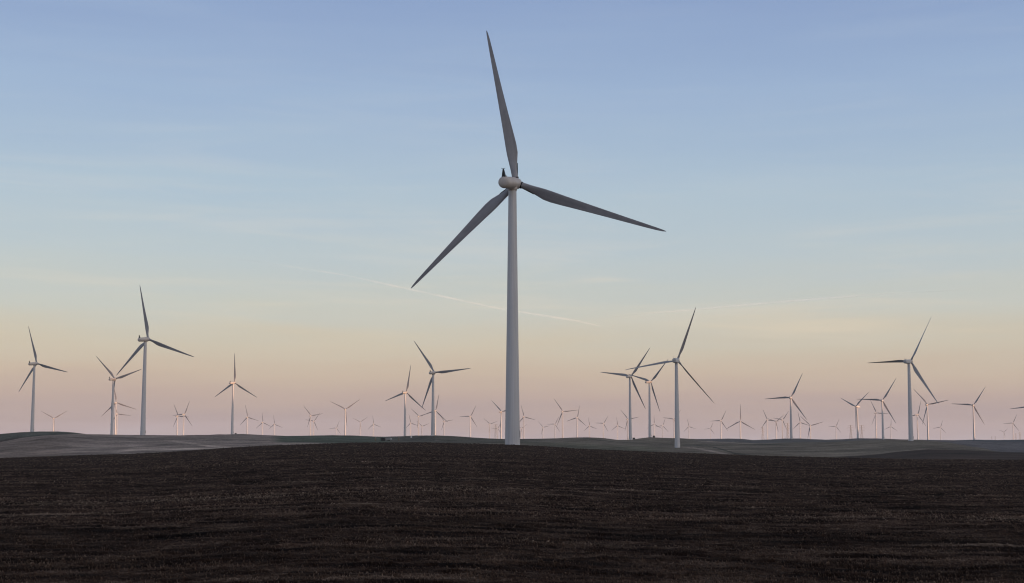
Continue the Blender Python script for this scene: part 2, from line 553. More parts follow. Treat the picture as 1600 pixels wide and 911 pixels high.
t = np.linspace(0, 1, 1000)[:, None]
sheet('ploughed_field', 1.5 * (EDGE[None, :] / 1.5) ** np.where(t < 0.05, t * 9.0, 0.45 + (t - 0.05) * 0.55 / 0.95), SOIL, clods=True)


def cover(X, Y, R, A):
    """what grows on each field; every boundary is a line across the land"""
    Ac = np.clip(A, -math.radians(24), math.radians(24))
    px = W / 2 + (F / cp) * np.tan(Ac)
    wob = vnoise(X / 90, Y / 90)
    c = np.zeros(X.shape + (3,))
    stub, grn, olive = np.array((0.235, 0.188, 0.160)), np.array((0.090, 0.090, 0.070)), np.array((0.145, 0.121, 0.092))
    pale, soil, slate = np.array((0.42, 0.335, 0.28)), np.array((0.040, 0.026, 0.020)), np.array((0.108, 0.102, 0.098))
    dgrn = np.array((0.088, 0.082, 0.064))
    c[:] = olive

    def put(col, wgt):
        wgt = np.clip(wgt, 0, 1)[..., None]
        c[...] = c * (1 - wgt) + col * wgt
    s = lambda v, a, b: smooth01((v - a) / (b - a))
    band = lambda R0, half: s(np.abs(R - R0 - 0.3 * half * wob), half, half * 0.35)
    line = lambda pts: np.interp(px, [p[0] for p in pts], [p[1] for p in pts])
    put(stub, s(px, 620, 560) * s(R, 1650, 1500))
    put(stub * np.array((0.80, 0.77, 0.74)), s(px, 150, 60) * s(R, 1500, 1450))
    put(stub * 0.85, s(px, 470, 440) * s(R, 1500, 1560))
    put(grn, s(px, 175, 150) * s(R, 1480, 1530))
    put(soil * 1.6, s(px, 70, 40) * s(R, 1250, 1280) * s(R, 1560, 1500))
    put(grn * np.array((0.85, 1.0, 0.92)), s(px, 415, 445) * s(px, 640, 600) * s(R, 880, 930))
    put(pale * 0.8, s(px, 430, 470) * s(px, 580, 540) * s(R, 780, 810) * s(R, 930, 880))
    put(dgrn, s(px, 596, 622) * s(px, 870, 810) * s(R, 940, 1000))
    # bare pale swales on the stubble hill
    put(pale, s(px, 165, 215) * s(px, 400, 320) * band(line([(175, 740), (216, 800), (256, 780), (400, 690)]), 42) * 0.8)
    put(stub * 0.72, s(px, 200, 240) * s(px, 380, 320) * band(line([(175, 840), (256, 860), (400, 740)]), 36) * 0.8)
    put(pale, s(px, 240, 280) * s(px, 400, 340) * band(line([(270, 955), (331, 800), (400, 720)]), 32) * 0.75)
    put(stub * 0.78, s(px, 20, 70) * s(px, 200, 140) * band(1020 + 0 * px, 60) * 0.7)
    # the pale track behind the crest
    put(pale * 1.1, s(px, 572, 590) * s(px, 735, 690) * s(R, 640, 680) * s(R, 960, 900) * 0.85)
    # right hand fields
    put(slate, s(px, 1070, 1120) * s(R + 90 * wob, line([(1070, 2000), (1200, 1760), (1300, 1600), (1400, 2500), (1600, 2600)]) - 60, line([(1070, 2000), (1200, 1760), (1300, 1600), (1400, 2500), (1600, 2600)]) + 60))
    put(slate * np.array((1.15, 1.12, 1.18)), s(R, line([(1440, 2050), (1500, 1150), (1530, 1000), (1566, 640), (1600, 560)]) - 30, line([(1440, 2050), (1500, 1150), (1530, 1000), (1566, 640), (1600, 560)]) + 30) * s(px, 1438, 1446))
    put(np.array((0.075, 0.080, 0.088)), s(px, 1470, 1520) * s(R, 2500, 2700))
    put(dgrn * 0.75, s(px, 1000, 1060) * s(px, 1330, 1200) * band(line([(1000, 1750), (1060, 1500), (1188, 1380), (1330, 1300)]), 70) * 0.9)
    put(pale * 0.62, s(px, 1080, 1112) * s(px, 1230, 1160) * band(line([(1110, 1980), (1171, 1660), (1230, 1550)]), 110))
    put(dgrn * 0.7, s(px, 1060, 1095) * s(px, 1200, 1160) * band(line([(1060, 1700), (1094, 1400), (1148, 800), (1200, 640)]), 55))
    put(pale * 0.70, s(px, 1050, 1080) * s(px, 1180, 1140) * band(line([(1050, 1350), (1080, 1150), (1141, 700), (1180, 600)]), 75))
    put(dgrn * 0.75, s(px, 880, 915) * s(px, 1060, 1000) * band(line([(880, 1900), (940, 1650), (1060, 1450)]), 60) * 0.9)
    put(dgrn * np.array((1.0, 1.15, 0.9)), s(px, 800, 860) * s(px, 1060, 1000) * s(R, 1300, 1100) * 0.5)
    put(soil, s(px, 1300, 1330) * s(R, 470, 490) * s(R + 20 * wob, 760, 735))
    put(grn * 0.9, s(px, 690, 720) * s(px, 900, 860) * s(R, 430, 432) * s(R, 470, 466))
    # stubble bands and patchy growth; extra tone contrast stands in for hill shading
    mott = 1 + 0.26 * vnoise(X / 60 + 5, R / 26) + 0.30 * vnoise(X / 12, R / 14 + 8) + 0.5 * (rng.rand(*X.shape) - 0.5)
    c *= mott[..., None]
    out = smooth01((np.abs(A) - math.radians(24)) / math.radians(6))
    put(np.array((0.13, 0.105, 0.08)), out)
    put(np.array((0.13, 0.115, 0.10)), s(R, 3600, 5200))
    return c


rows = np.linspace(0, 1, 520)[:, None]
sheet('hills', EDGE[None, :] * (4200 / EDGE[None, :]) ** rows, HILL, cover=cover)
rows = np.linspace(0, 1, 60)[:, None]
sheet('far_plain', 4200 * (41500 / 4200) ** rows + 0 * AZ[None, :], HILL, cover=cover)

# ------------------------------------------------------------------ air
bm = bmesh.new()
box(bm, -44000, 44000, -44000, 44000, -45, 560)
hz = obj('haze', bm, [], smooth=False)
hz['kind'] = 'stuff'
hm = bpy.data.materials.new('haze_air')
hm.use_nodes = True
hm.node_tree.nodes.clear()
hv = nn(hm.node_tree, 'ShaderNodeVolumePrincipled', {'Color': (0.86, 0.90, 0.98, 1), 'Density': 1.7e-5, 'Anisotropy': 0.0})
ho = nn(hm.node_tree, 'ShaderNodeOutputMaterial', {'Volume': hv.outputs[0]})
hz.data.materials.append(hm)

# ------------------------------------------------------------------ turbine meshes (metres; blades of 49 m)
BLADE_LEN = 49.0


def blade_mesh(pitch):
    """root cylinder that swells into a twisted aerofoil; trailing edge towards +X, length along +Z"""
    bm = bmesh.new()
    st = [(1.2, 1.9, 1.9, .50, 14), (2.5, 1.9, 1.85, .50, 14), (4.5, 2.0, 1.6, .47, 14), (7.0, 2.75, 1.2, .38, 13), (9.5, 3.45, .95, .33, 11.5), (12, 3.5, .78, .31, 9.5),
          (16, 3.15, .60, .30, 7), (22, 2.6, .43, .30, 4.5), (29, 2.05, .31, .30, 2.5), (36, 1.55, .22, .30, 1.2), (42, 1.15, .15, .31, .4), (46, .82, .10, .33, 0), (48, .52, .06, .37, 0), (48.8, .24, .03, .45, 0), (49, .06, .012, .5, 0)]
    rings = []
    N = 24
    for s, ch, th, le, tw in st:
        a = math.radians(tw + pitch)
        round_ = max(0.0, min(1.0, (7.0 - s) / 4.0))
        pts = []
        for i in range(N):
            q = 2 * math.pi * i / N
            u = 0.5 - 0.5 * math.cos(q)
            ell = 0.5 * math.sin(q)
            tk = 2.6 * (0.2969 * math.sqrt(u) - 0.126 * u - 0.3516 * u * u + 0.2843 * u**3 - 0.1015 * u**4) * (1 if math.sin(q) >= 0 else -1) * 1.95 * 0.5 + 0.04 * u * (1 - u) * 4
            y = th * (ell * round_ + tk * (1 - round_))
            x = (u - le) * ch
            yb = 0.9 * (s / 49) ** 2.4 * 0.6                # slight bend away from the tower
            pts.append((x * math.cos(a) - y * math.sin(a), x * math.sin(a) + y * math.cos(a) + yb, s))
        rings.append(pts)
    loft(bm, rings)
    return bm


def collar_mesh():
    return lathe(bmesh.new(), [(1.60, 1.10), (1.92, 1.10), (1.96, 1.0)], 'z', 24)


def mesh_of(name, bm, m, smooth=True):
    o = obj(name, bm, m, None, smooth)
    me = o.data
    bpy.data.objects.remove(o)
    if smooth:
        try:
            me.set_sharp_from_angle(angle=math.radians(38))
        except Exception:
            pass
    return me


def tower_mesh():
    """unit height: scaled to the hub height of each turbine"""
    bm = bmesh.new()
    prof = []
    for k in range(17):
        h = k / 16
        r = 2.28 - (2.28 - 1.22) * h ** 0.92
        prof.append((h, r))
    lathe(bm, prof, 'z', 40)
    return bm


ME = {}
ME['tower'] = mesh_of('tower', tower_mesh(), TOWER)
fl = bmesh.new()
lathe(fl, [(0, 1.004), (0.1, 1.012), (0.25, 1.012), (0.35, 1.003)], 'z', 40)
ME['flange'] = mesh_of('flange', fl, TOWER)
dr = bmesh.new()
box(dr, -0.45, 0.45, -2.36, -2.2, 2.3, 4.5, 0.03)
ME['door'] = mesh_of('door', dr, GREYSIDE, False)
ME['yaw_ring'] = mesh_of('yaw_ring', lathe(bmesh.new(), [(-2.45, 1.23), (-2.3, 1.36), (-1.7, 1.5), (-1.2, 1.5)], 'z', 32), NACELLE)
# tubular nacelle with a domed tail
ME['nacelle'] = mesh_of('nacelle', lathe(bmesh.new(), [(-9.35, 0.1), (-9.3, 0.8), (-9.15, 1.3), (-8.9, 1.58), (-8.55, 1.72), (-8.2, 1.77), (-8.16, 1.79), (-3.0, 1.86), (-2.96, 1.88), (1.2, 1.88), (1.24, 1.84), (1.9, 1.72), (2.05, 1.55)], 'y', 36), NACELLE)
ME['hub'] = mesh_of('hub', lathe(bmesh.new(), [(2.12, 1.45), (2.3, 1.62), (3.0, 1.75), (4.4, 1.72), (5.2, 1.42), (5.7, 0.9), (5.95, 0.35), (6.0, 0.05)], 'y', 32), NACELLE)
hb = bmesh.new()
rings = []
for y, w, zt, zb in ((-7.9, .5, 1.2, -.3), (-7.75, .62, 1.55, -.35), (-7.0, .66, 1.6, -.4)):
    pass
f = bmesh.new()                                        # black mast: tapering shroud with a cross bar of sensors
loft(f, [[(x * .58, -8.1 + y * .58, 1.45) for x, y in ((-1, -1), (1, -1), (1, 1), (-1, 1))], [(x * .17, -8.35 + y * .17, 4.05) for x, y in ((-1, -1), (1, -1), (1, 1), (-1, 1))]])
ME['sensor_mast'] = mesh_of('sensor_mast', f, BLACK, False)
s = bmesh.new()
box(s, -.55, .55, -8.42, -8.30, 4.06, 4.16)
for x in (-.5, .5):
    bar(s, (x, -8.36, 4.16), (x, -8.36, 4.34), .06)
ME['sensor_bar'] = mesh_of('sensor_bar', s, BLACK, False)
v = bmesh.new()
box(v, -.35, .35, -7.0, -6.2, 1.74, 2.08, .06)
ME['roof_hatch'] = mesh_of('roof_hatch', v, STEEL, False)
# box nacelle: rounded crate whose belly rises towards the tail
b = bmesh.new()
prof = [(-7.4, 1.35, 1.55, -.75), (-7.2, 1.55, 1.7, -1.0), (-6.9, 1.62, 1.75, -1.15), (-2.5, 1.8, 1.85, -1.85), (1.6, 1.8, 1.85, -1.85), (2.0, 1.6, 1.7, -1.65)]
R = []
for y, w, zt, zb in prof:
    q = []
    for cx, cz, a0 in ((1, 1, 0), (1, -1, 1), (-1, -1, 2), (-1, 1, 3)):
        for k in range(4):
            a = math.pi / 2 * (a0 + k / 3)
            rr = .38
            ox, oz = (w - rr) * cx, ((zt - rr) if cz > 0 else (zb + rr))
            q.append((ox + rr * math.sin(a), y, oz + rr * math.cos(a)))
    R.append(q)
loft(b, R)
bmesh.ops.recalc_face_normals(b, faces=b.faces)
ME['box_nacelle'] = mesh_of('nacelle', b, BOXGREY)
c = bmesh.new()
box(c, -1.1, 1.1, -6.6, -5.4, 1.78, 2.35, .1)
ME['cooler'] = mesh_of('cooler', c, BOXGREY, False)
c = bmesh.new()
bar(c, (-.8, -6.0, 2.3), (-.8, -6.0, 4.0), .05)
bar(c, (.8, -6.0, 2.3), (.8, -6.0, 3.6), .05)
bar(c, (-.8, -6.0, 3.3), (.8, -6.0, 3.3), .04)
ME['wind_vane'] = mesh_of('wind_vane', c, STEEL, False)
ME['collar'] = mesh_of('root_collar', collar_mesh(), BLACK)
for p in (0, 22, -22, 48, -48):
    ME['blade%d' % p] = mesh_of('blade', blade_mesh(p), BLADE)
fl = bmesh.new()                                         # thin plate along the trailing edge near the root
loft(fl, [[(.86, .1, 2.2), (.95, .1, 2.2), (.95, .16, 2.2), (.86, .16, 2.2)], [(.9, .3, 6.2), (1.62, .36, 6.2), (1.62, .42, 6.2), (.9, .38, 6.2)]])
ME['root_flap'] = mesh_of('root_flap', fl, BLACK, False)
tx = bpy.data.curves.new('lettering', 'FONT')
tx.body = 'SIEMENS'
tx.size = 1.15
tx.align_x = 'CENTER'
tx.extrude = 0.01
to = link(bpy.data.objects.new('lettering', tx))
dg = bpy.context.evaluated_depsgraph_get()
ME['lettering'] = bpy.data.meshes.new_from_object(to.evaluated_get(dg))
ME['lettering'].materials.clear()
ME['lettering'].materials.append(MARK)
bpy.data.objects.remove(to)

GROUP = 'wind turbines standing over the hills'


def child(name, mesh, parent, M=None, scale=None):
    o = link(bpy.data.objects.new(name, mesh), parent)
    if M is not None:
        o.matrix_local = M
    if scale is not None:
        o.scale = scale
    return o


def turbine(label, hx, hy, L, psi, phase, style='A', base=None, pitch=0, detail=0):
    """hx, hy: rotor centre; L: blade length there; psi: how far the rotor axis turns right of the line of sight"""
    B = BLADE_LEN if style == 'A' else 47.0
    k = B / BLADE_LEN
    depth = B * F / L
    hub = at(hx, hy, depth)
    heading = math.atan2(hub.x, hub.y) + math.radians(psi)
    tilt = math.radians(8 if detail > 1 else 6)
    over = 3.9
    fwd = Vector((math.sin(heading), math.cos(heading), 0))
    axis = hub - fwd * over * math.cos(tilt) - Vector((0, 0, over * math.sin(tilt)))
    gz = ground_z(axis.x, axis.y) - 0.25
    if base is not None:
        gz = min(gz, axis.z - 60)
    t = thing('wind_turbine', label, 'wind turbine', (axis.x, axis.y, gz), -heading, GROUP)
    top = axis.z - gz
    child('tower', ME['tower'], t, scale=(1, 1, top - 1.6))
    if detail:
        for h in (0.0, 0.335, 0.665):
            r = 2.28 - 1.06 * h ** 0.92
            child('flange', ME['flange'], t, Matrix.Translation((0, 0, h * (top - 1.6))), (r, r, 1))
        d = child('door', ME['door'], t)
        d.rotation_euler = (0, 0, 1.9)
    T = Matrix.Translation((0, 0, top)) @ Matrix.Rotation(tilt, 4, 'X')
    n = child('nacelle', ME['nacelle' if style == 'A' else 'box_nacelle'], t, T)
    if detail:
        child('yaw_ring', ME['yaw_ring'], t, Matrix.Translation((0, 0, top)))
        if style == 'A':
            m = child('sensor_mast', ME['sensor_mast'], n)
            if detail > 1:
                child('sensor_bar', ME['sensor_bar'], n)
                child('roof_hatch', ME['roof_hatch'], n)
                child('lettering', ME['lettering'], n, Matrix.Translation((-1.83, -2.6, -.1)) @ Matrix.Rotation(-math.pi / 2, 4, 'Z') @ Matrix.Rotation(math.pi / 2, 4, 'X'))
        else:
            child('cooler', ME['cooler'], n)
            child('wind_vane', ME['wind_vane'], n)
    child('hub', ME['hub'], t, T)
    for q in range(3):
        Mb = T @ Matrix.Translation((0, over, 0)) @ Matrix.Rotation(math.radians(phase + 120 * q), 4, 'Y') @ Matrix.Rotation(math.radians(-2.0), 4, 'X') @ Matrix.Scale(k, 4)
        bl = child('blade', ME['blade%d' % pitch], t, Mb)
        if detail > 1:
            child('root_collar', ME['collar'], bl)
            child('root_flap', ME['root_flap'], bl)
    return t


TURBINES = [
    # label, hub x, hub y, blade px, psi, phase, style, base, pitch, detail
    ('giant grey wind turbine nearest the camera, rising from the crest of the dark field', 806.8, 286.8, 247.5, 18, 110.2, 'A', 1, 0, 2),
    ('tall grey wind turbine on the green rise, leftmost in the photo', 57.5, 568, 61.8, 44, 104, 'A', 1, 0, 1),
    ('tallest wind turbine on the left, grey, standing on the stubble hill crest', 231.5, 530, 87.2, 37, 110, 'A', 1, 0, 1),
    ('shaded wind turbine just left of the tallest left one, blades up-left and right', 180, 592, 52.4, 39, 74, 'A', 1, 0, 1),
    ('slim grey wind turbine with one blade straight up beside a dark box', 366.5, 598, 46.2, 35, 1, 'A', 1, 0, 1),
    ('wind turbine with warm lit nacelle whose lower blade crosses its taller neighbour', 635, 613, 43.4, 31, 12, 'A', 1, 0, 1),
    ('shaded wind turbine left of the giant, one blade level to the right', 679, 582, 61.6, 26, 85, 'A', 1, 0, 1),
    ('grey wind turbine right of the giant, blade pointing left, white cabinet at its foot', 986, 588, 55.7, 26, 38, 'A', 1, 0, 1),
    ('wind turbine with warm edged tower between two shaded taller ones', 1017, 596.5, 49.1, 38, 46, 'A', 1, 0, 1),
    ('box nacelle wind turbine with thin blades, white foot in the green dip', 1058.5, 563, 88, 14, 21, 'B', 1, 48, 1),
    ('shaded wind turbine with one warm lit blade, alone on the middle right rise', 1236, 621, 42.6, 12, 27, 'B', 1, -22, 1),
    ('wind turbine with orange lit lower blade, left of the tallest right one', 1379, 625.5, 40.9, 12, 33, 'B', 1, -22, 1),
    ('wind turbine facing the camera with pale nacelle showing right of its tower', 1337, 635, 35.7, -134, 67, 'B', 1, 0, 1),
    ('tallest wind turbine on the right, grey box nacelle, blade level to the left', 1423, 564.5, 78.1, 28, 30, 'B', 1, -48, 1),
    ('grey wind turbine just right of the tallest right one, blade pointing right', 1449.5, 632, 33.4, 18, 79, 'A', 1, 22, 1),
    ('shaded wind turbine standing by itself near the right end, blade level left', 1521, 633, 34.6, 10, 34, 'A', 1, -22, 1),
    ('wind turbine at the right border, only its left pointing blade in view', 1615, 635, 37, 10, 24, 'A', 1, 0, 0),
    # the small far ones, left to right
    ('small sunlit wind turbine right of the leftmost tall one, two blades in a V', 84.3, 653.8, 23.7, 14, 59, 'A', None, 0, 0),
    ('sunlit wind turbine half hidden behind a shaded tower, orange blade to the right', 182, 629, 33.3, 20, 109, 'A', None, 0, 0),
    ('lower of two sunlit wind turbines half hidden behind the same shaded tower', 183.7, 646.7, 22, 24, 97, 'A', None, 0, 0),
    ('left one of a close far pair, dark blades overlapping its lit neighbour', 278.4, 650, 21.4, 41, 95, 'A', None, 0, 0),
    ('right one of a close far pair, lit tower and steep upper blade', 288.3, 647.3, 23.1, 35, 25, 'A', None, 0, 0),
    ('first of three small turbines right of the dark box, the biggest', 387, 651.7, 19.7, 28, 108, 'A', None, 0, 0),
    ('middle of three small turbines right of the dark box, brightly lit', 410.8, 660, 16.2, 32, 115, 'A', None, 0, 0),
    ('last of three small turbines right of the dark box, the smallest', 429, 662.7, 14.4, 28, 113, 'A', None, 0, 0),
    ('unlit turbine of an overlapping far pair above the green field, the taller', 486, 649.5, 20, 22, 81, 'A', None, 0, 0),
    ('bright lit turbine of an overlapping far pair above the green field', 490.7, 658, 16, 26, 38, 'A', None, 0, 0),
    ('tiny lit turbine between the overlapping pair and the Y shaped one', 525.7, 668.7, 12.7, 25, 25, 'A', None, 0, 0),
    ('brightly lit far turbine with two blades raised like a Y over the green field', 540, 639.4, 27.6, 12, 56, 'A', None, 0, 0),
    ('small lit turbine with blades in a Y right of the bigger Y shaped one', 563, 659.4, 14.2, 12, 56, 'A', None, 0, 0),
    ('small lit turbine standing behind the left gate post', 584, 662.7, 13.8, 24, 112, 'A', None, 0, 0),
    ('small pale turbine behind the white cabinet on the hill crest', 641.8, 661, 15, 26, 108, 'A', None, 0, 0),
    ('lit far turbine between the white cabinet and the shaded tower left of the giant', 654.7, 650.6, 18.8, 24, 72, 'A', None, 0, 0),
    ('tiny orange lit turbine squeezed just right of a taller pale one', 659.7, 666, 13, 24, 70, 'A', None, 0, 0),
    ('bluish unlit turbine half hidden behind a taller shaded tower, left of the giant', 680.8, 641.8, 26.6, 23, 13, 'A', None, 0, 0),
    ('small lit turbine under the right blade tip of the half hidden bluish one', 694.2, 658.3, 15.5, 24, 82, 'A', None, 0, 0),
    ('lit far turbine left of the giant tower, blade level left, hub highest nearby', 735.3, 650.6, 19.4, 22, 29, 'A', None, 0, 0),
    ('small pale turbine in the gap left of the giant tower', 765.5, 662.7, 14, 24, 70, 'A', None, 0, 0),
    ('tiny pale turbine low beside the giant tower on its left', 778, 669.3, 11.5, 24, 30, 'A', None, 0, 0),
    ('dark far turbine close to the left edge of the giant tower', 784, 643.5, 26.6, 35, 73, 'A', None, 0, 0),
    ('tiny orange lit turbine touching the right edge of the giant tower', 814.8, 669.3, 11.5, 20, 55, 'A', None, 0, 0),
    ('lit far turbine just right of the giant tower', 818.9, 651.2, 19.5, 24, 105, 'A', None, 0, 0),
    ('tiny faint turbine alone between the giant and the next lit ones', 848.6, 667.6, 12.5, 20, 78, 'A', None, 0, 0),
    ('small lit turbine left of the highest far one right of the giant', 867.3, 662.7, 14, 18, 29, 'A', None, 0, 0),
    ('highest of the far lit turbines right of the giant, long blade up-left', 879.4, 643, 24.8, 14, 85, 'A', None, 0, 0),
    ('far turbine with dark left blade right of the highest lit one', 902, 652.6, 19.5, 22, 13, 'A', None, 0, 0),
    ('small pale turbine on the green knoll, first right of the dark bladed one', 921.3, 665.5, 13.5, 20, 112, 'A', None, 0, 0),
    ('small lit turbine on the right shoulder of the green knoll, blade left', 943.2, 661.6, 14.5, 20, 33, 'A', None, 0, 0),
    ('small lit turbine over the notch right of the green knoll', 965, 665, 13.5, 20, 114, 'A', None, 0, 0),
    ('lit far turbine hard against the tower with the white cabinet', 981.3, 655, 19.2, 24, 80, 'A', None, 0, 0),
    ('small lit turbine behind the dark transformer box on the ridge', 1022.2, 662.7, 14.5, 16, 0, 'A', None, 0, 0),
    ('small turbine between the ridge box and the white footed tower', 1035.7, 665, 13, 16, 20, 'A', None, 0, 0),
    ('lit far turbine half hidden behind the white footed tower', 1053.3, 655, 18.5, 14, 38, 'A', None, 0, 0),
    ('small pale turbine first right of the white footed tower', 1076.5, 666.5, 12.5, 18, 108, 'A', None, 0, 0),
    ('tiny orange lit turbine left of two bigger far ones', 1110, 669.8, 11, 14, 25, 'A', None, 0, 0),
    ('lit far turbine with blade level left, before the dark one', 1126.8, 657.4, 18.6, 18, 28, 'A', None, 0, 0),
    ('dark far turbine with one blade straight up and blades spread low', 1156.8, 658, 26.4, 6, 1, 'B', None, 0, 0),
    ('first of three lit far turbines in a row right of a pylon', 1198.8, 656, 18, 16, 98, 'A', None, 0, 0),
    ('second of three lit far turbines in a row right of a pylon', 1212.6, 658.9, 16.5, 14, 50, 'A', None, 0, 0),
    ('third of three lit far turbines in a row, dark left edge', 1223, 656, 18, 30, 40, 'A', None, 0, 0),
    ('pale far turbine just right of the shaded one with the warm blade', 1250.3, 660, 16.8, 16, 109, 'A', None, 0, 0),
    ('orange lit low turbine with long dark blade up-left', 1266.2, 665, 21.5, 10, 74, 'A', None, 0, 0),
    ('small pale turbine left of two faint pylons', 1306.3, 666, 12.8, 14, 25, 'A', None, 0, 0),
    ('sunlit turbine with dark hub between two taller shaded towers', 1369.4, 645.2, 22.5, 38, 93, 'B', None, 22, 0),
    ('tiny lit turbine right of the orange bladed one', 1391.9, 666.4, 12.5, 14, 5, 'A', None, 0, 0),
    ('sunlit turbine with long nacelle right of the tallest right tower', 1434.4, 647.8, 23.6, 48, 22, 'A', None, 0, 0),
    ('small pale turbine alone left of the shaded one near the right end', 1469.5, 667.5, 12, 12, 20, 'A', None, 0, 0),
    ('tiniest lit turbine near the right border', 1568.7, 674.8, 8.5, 14, 50, 'A', None, 0, 0),
    ('small grey turbine close to the right border with blade level left', 1582.7, 661, 15, 12, 26, 'A', None, 0, 0),
]
for row in TURBINES:
    turbine(*row)

# ------------------------------------------------------------------ pylons


def pylon_meshes():
    b = bmesh.new()
    lv = [(0, 5.5), (10, 4.2), (20, 3.0), (30, 2.0), (38, 1.5), (46, 1.3), (54, 0.9)]
    cs = ((1, 1), (-1, 1), (-1, -1), (1, -1))
    for (z0, w0), (z1, w1) in zip(lv, lv[1:]):
        for i in range(4):
            a, c = cs[i], cs[(i + 1) % 4]
            bar(b, (a[0] * w0, a[1] * w0, z0), (a[0] * w1, a[1] * w1, z1), .22, 4)
            bar(b, (a[0] * w0, a[1] * w0, z0), (c[0] * w1, c[1] * w1, z1), .13, 4)
            bar(b, (c[0] * w0, c[1] * w0, z0), (a[0] * w1, a[1] * w1, z1), .13, 4)
            bar(b, (a[0] * w1, a[1] * w1, z1), (c[0] * w1, c[1] * w1, z1), .12, 4)
    arms = []
    for z, half in ((38, 10), (46, 12), (53.5, 9)):
        a = bmesh.new()
        for sx in (-1, 1):
            for y in (-1.2, 1.2):
                bar(a, (0, y, z + 1.6), (sx * half, 0, z), .16, 4)
                bar(a, (0, y, z), (sx * half, 0, z), .16, 4)
            bar(a, (sx * half, 0, z), (sx * half, 0, z - 3.2), .12, 4)
        arms.append(a)
    return mesh_of('lattice', b, STEEL, False), [mesh_of('crossarm', a, STEEL, False) for a in arms]


LATTICE, ARMS = pylon_meshes()
for label, px, ytop, depth, rz in (
        ('faint lattice pylon left of three lit turbines in a row', 1191.5, 667, 5600, .5),
        ('faint lattice pylon just left of the shaded turbine with the warm blade', 1230.5, 661, 4700, .5),
        ('left one of two faint lattice pylons beside a shaded tower', 1329, 664.3, 5000, .2),
        ('right one of two faint lattice pylons, hidden partly by a shaded tower', 1346, 664.5, 5000, .2),
        ('low faint pylon on the skyline near the right end, the left of a pair', 1549.5, 682, 9500, .3),
        ('low faint pylon on the skyline near the right end, the right of a pair', 1554.8, 681.5, 9500, .3),
        ('faint pylon at the far right, next to the blade level turbine', 1587, 677, 7500, .4),
        ('rightmost faint pylon on the skyline', 1593.5, 675, 7000, .4),
        ('faint pylon beside the tiny pale turbine left of the giant tower', 774.5, 663, 5400, .8)):
    p = at(px, ytop, depth)
    gz = ground_z(p.x, p.y) - 0.3
    k = (p.z - gz) / 54.5
    o = thing('lattice_pylon', label, 'pylon', (p.x, p.y, gz), rz, 'power line pylons on the skyline')
    o.scale = (k, k, k)
    child('lattice', LATTICE, o)
    for a in ARMS:
        child('crossarm', a, o)

# ------------------------------------------------------------------ small things at the turbines' feet and by the track


def on_ground(px, depth):
    r = ray(px, HORIZON)
    p = Vector((r.x * depth, r.y * depth, 0))
    p.z = ground_z(p.x, p.y)
    return p


def cabinet(name, label, px, depth, w, h, dpt, m, rot=0.3):
    p = on_ground(px, depth)
    o = thing(name, label, 'cabinet', (p.x, p.y, p.z - 0.05), rot, 'switchgear cabinets at the turbines')
    a = bmesh.new()
    box(a, -w / 2 - .15, w / 2 + .15, -dpt / 2 - .15, dpt / 2 + .15, -.3, .2)
    obj('plinth', a, CONCRETE, o, False)
    a = bmesh.new()
    box(a, -w / 2, w / 2, -dpt / 2, dpt / 2, .2, h, .05)
    obj('housing', a, m, o, False)
    a = bmesh.new()
    box(a, -w / 2 - .08, w / 2 + .08, -dpt / 2 - .08, dpt / 2 + .08, h + .003, h + .12, .03)
    obj('lid', a, m, o, False)
    for s_ in (-1, 1):
        a = bmesh.new()
        box(a, s_ * w / 4 - w / 4 + .06, s_ * w / 4 + w / 4 - .06, -dpt / 2 - .05, -dpt / 2 - .003, .35, h - .15, .015)
        obj('door', a, m, o, False)
    return o


cabinet('transformer_cabinet', 'dark transformer box beside the slim turbine with one blade straight up', 368, 2345, 2.8, 1.9, 2.2, GREEN)
cabinet('transformer_cabinet', 'dark transformer box at the foot of the turbine right of the notch', 990.5, 1945, 2.8, 2.3, 2.2, GREEN)
cabinet('transformer_cabinet', 'dark transformer box on the ridge beside the warm edged tower', 1021.7, 2205, 2.8, 2.9, 2.2, GREEN)
cabinet('electric_cabinet', 'small white cabinet beside the tower right of the notch', 982.8, 1935, 1.7, 1.5, 1.0, WHITE)
cabinet('electric_cabinet', 'small white cabinet on the hill crest left of the giant', 642.6, 1960, 1.9, 3.0, 1.4, WHITE)

# trailer, shed and gate posts by the track behind the ploughed crest
D0 = 1120.0
p = on_ground(607.5, D0)
tr = thing('utility_trailer', 'low grey trailer parked between two gate posts behind the field crest', 'trailer', p, 0.05)
a = bmesh.new()
box(a, -2.5, 2.5, -1.1, 1.1, .75, 2.55, .08)
obj('body', a, GREYSIDE, tr, False)
a = bmesh.new()
box(a, -2.7, -2.52, -1.0, 1.0, .6, 2.5, .03)
obj('tailgate', a, WOOD, tr, False)
a = bmesh.new()
box(a, 1.5, 2.3, -1.16, -1.103, 1.2, 2.0, .02)
obj('door', a, WHITE, tr, False)
a = bmesh.new()
bar(a, (2.5, 0, .7), (3.9, 0, .55), .07)
obj('drawbar', a, STEEL, tr, False)
for sx in (-.55, .55):
    for sy in (-1.0, 1.0):
        a = bmesh.new()
        lathe(a, [(sy - .12, .3), (sy - .1, .42), (sy + .1, .42), (sy + .12, .3)], 'y', 20, (sx, 0, .42))
        obj('wheel', a, BLACK, tr, False)
p = on_ground(599, D0 + 6)
sh = thing('field_shed', 'low dark field shed left of the grey trailer', 'shed', p, -0.1)
a = bmesh.new()
box(a, -1.9, 1.9, -1.5, 1.5, -.2, 1.7)
obj('wall', a, GREEN, sh, False)
a = bmesh.new()
loft(a, [[(-2.1, y, 1.703), (2.1, y, 1.703), (2.1, y, 1.8), (0, y, 2.5), (-2.1, y, 1.8)] for y in (-1.7, 1.7)])
obj('roof', a, BLACK, sh, False)
a = bmesh.new()
box(a, -.5, .5, -1.56, -1.503, 0, 1.5)
obj('door', a, BLACK, sh, False)
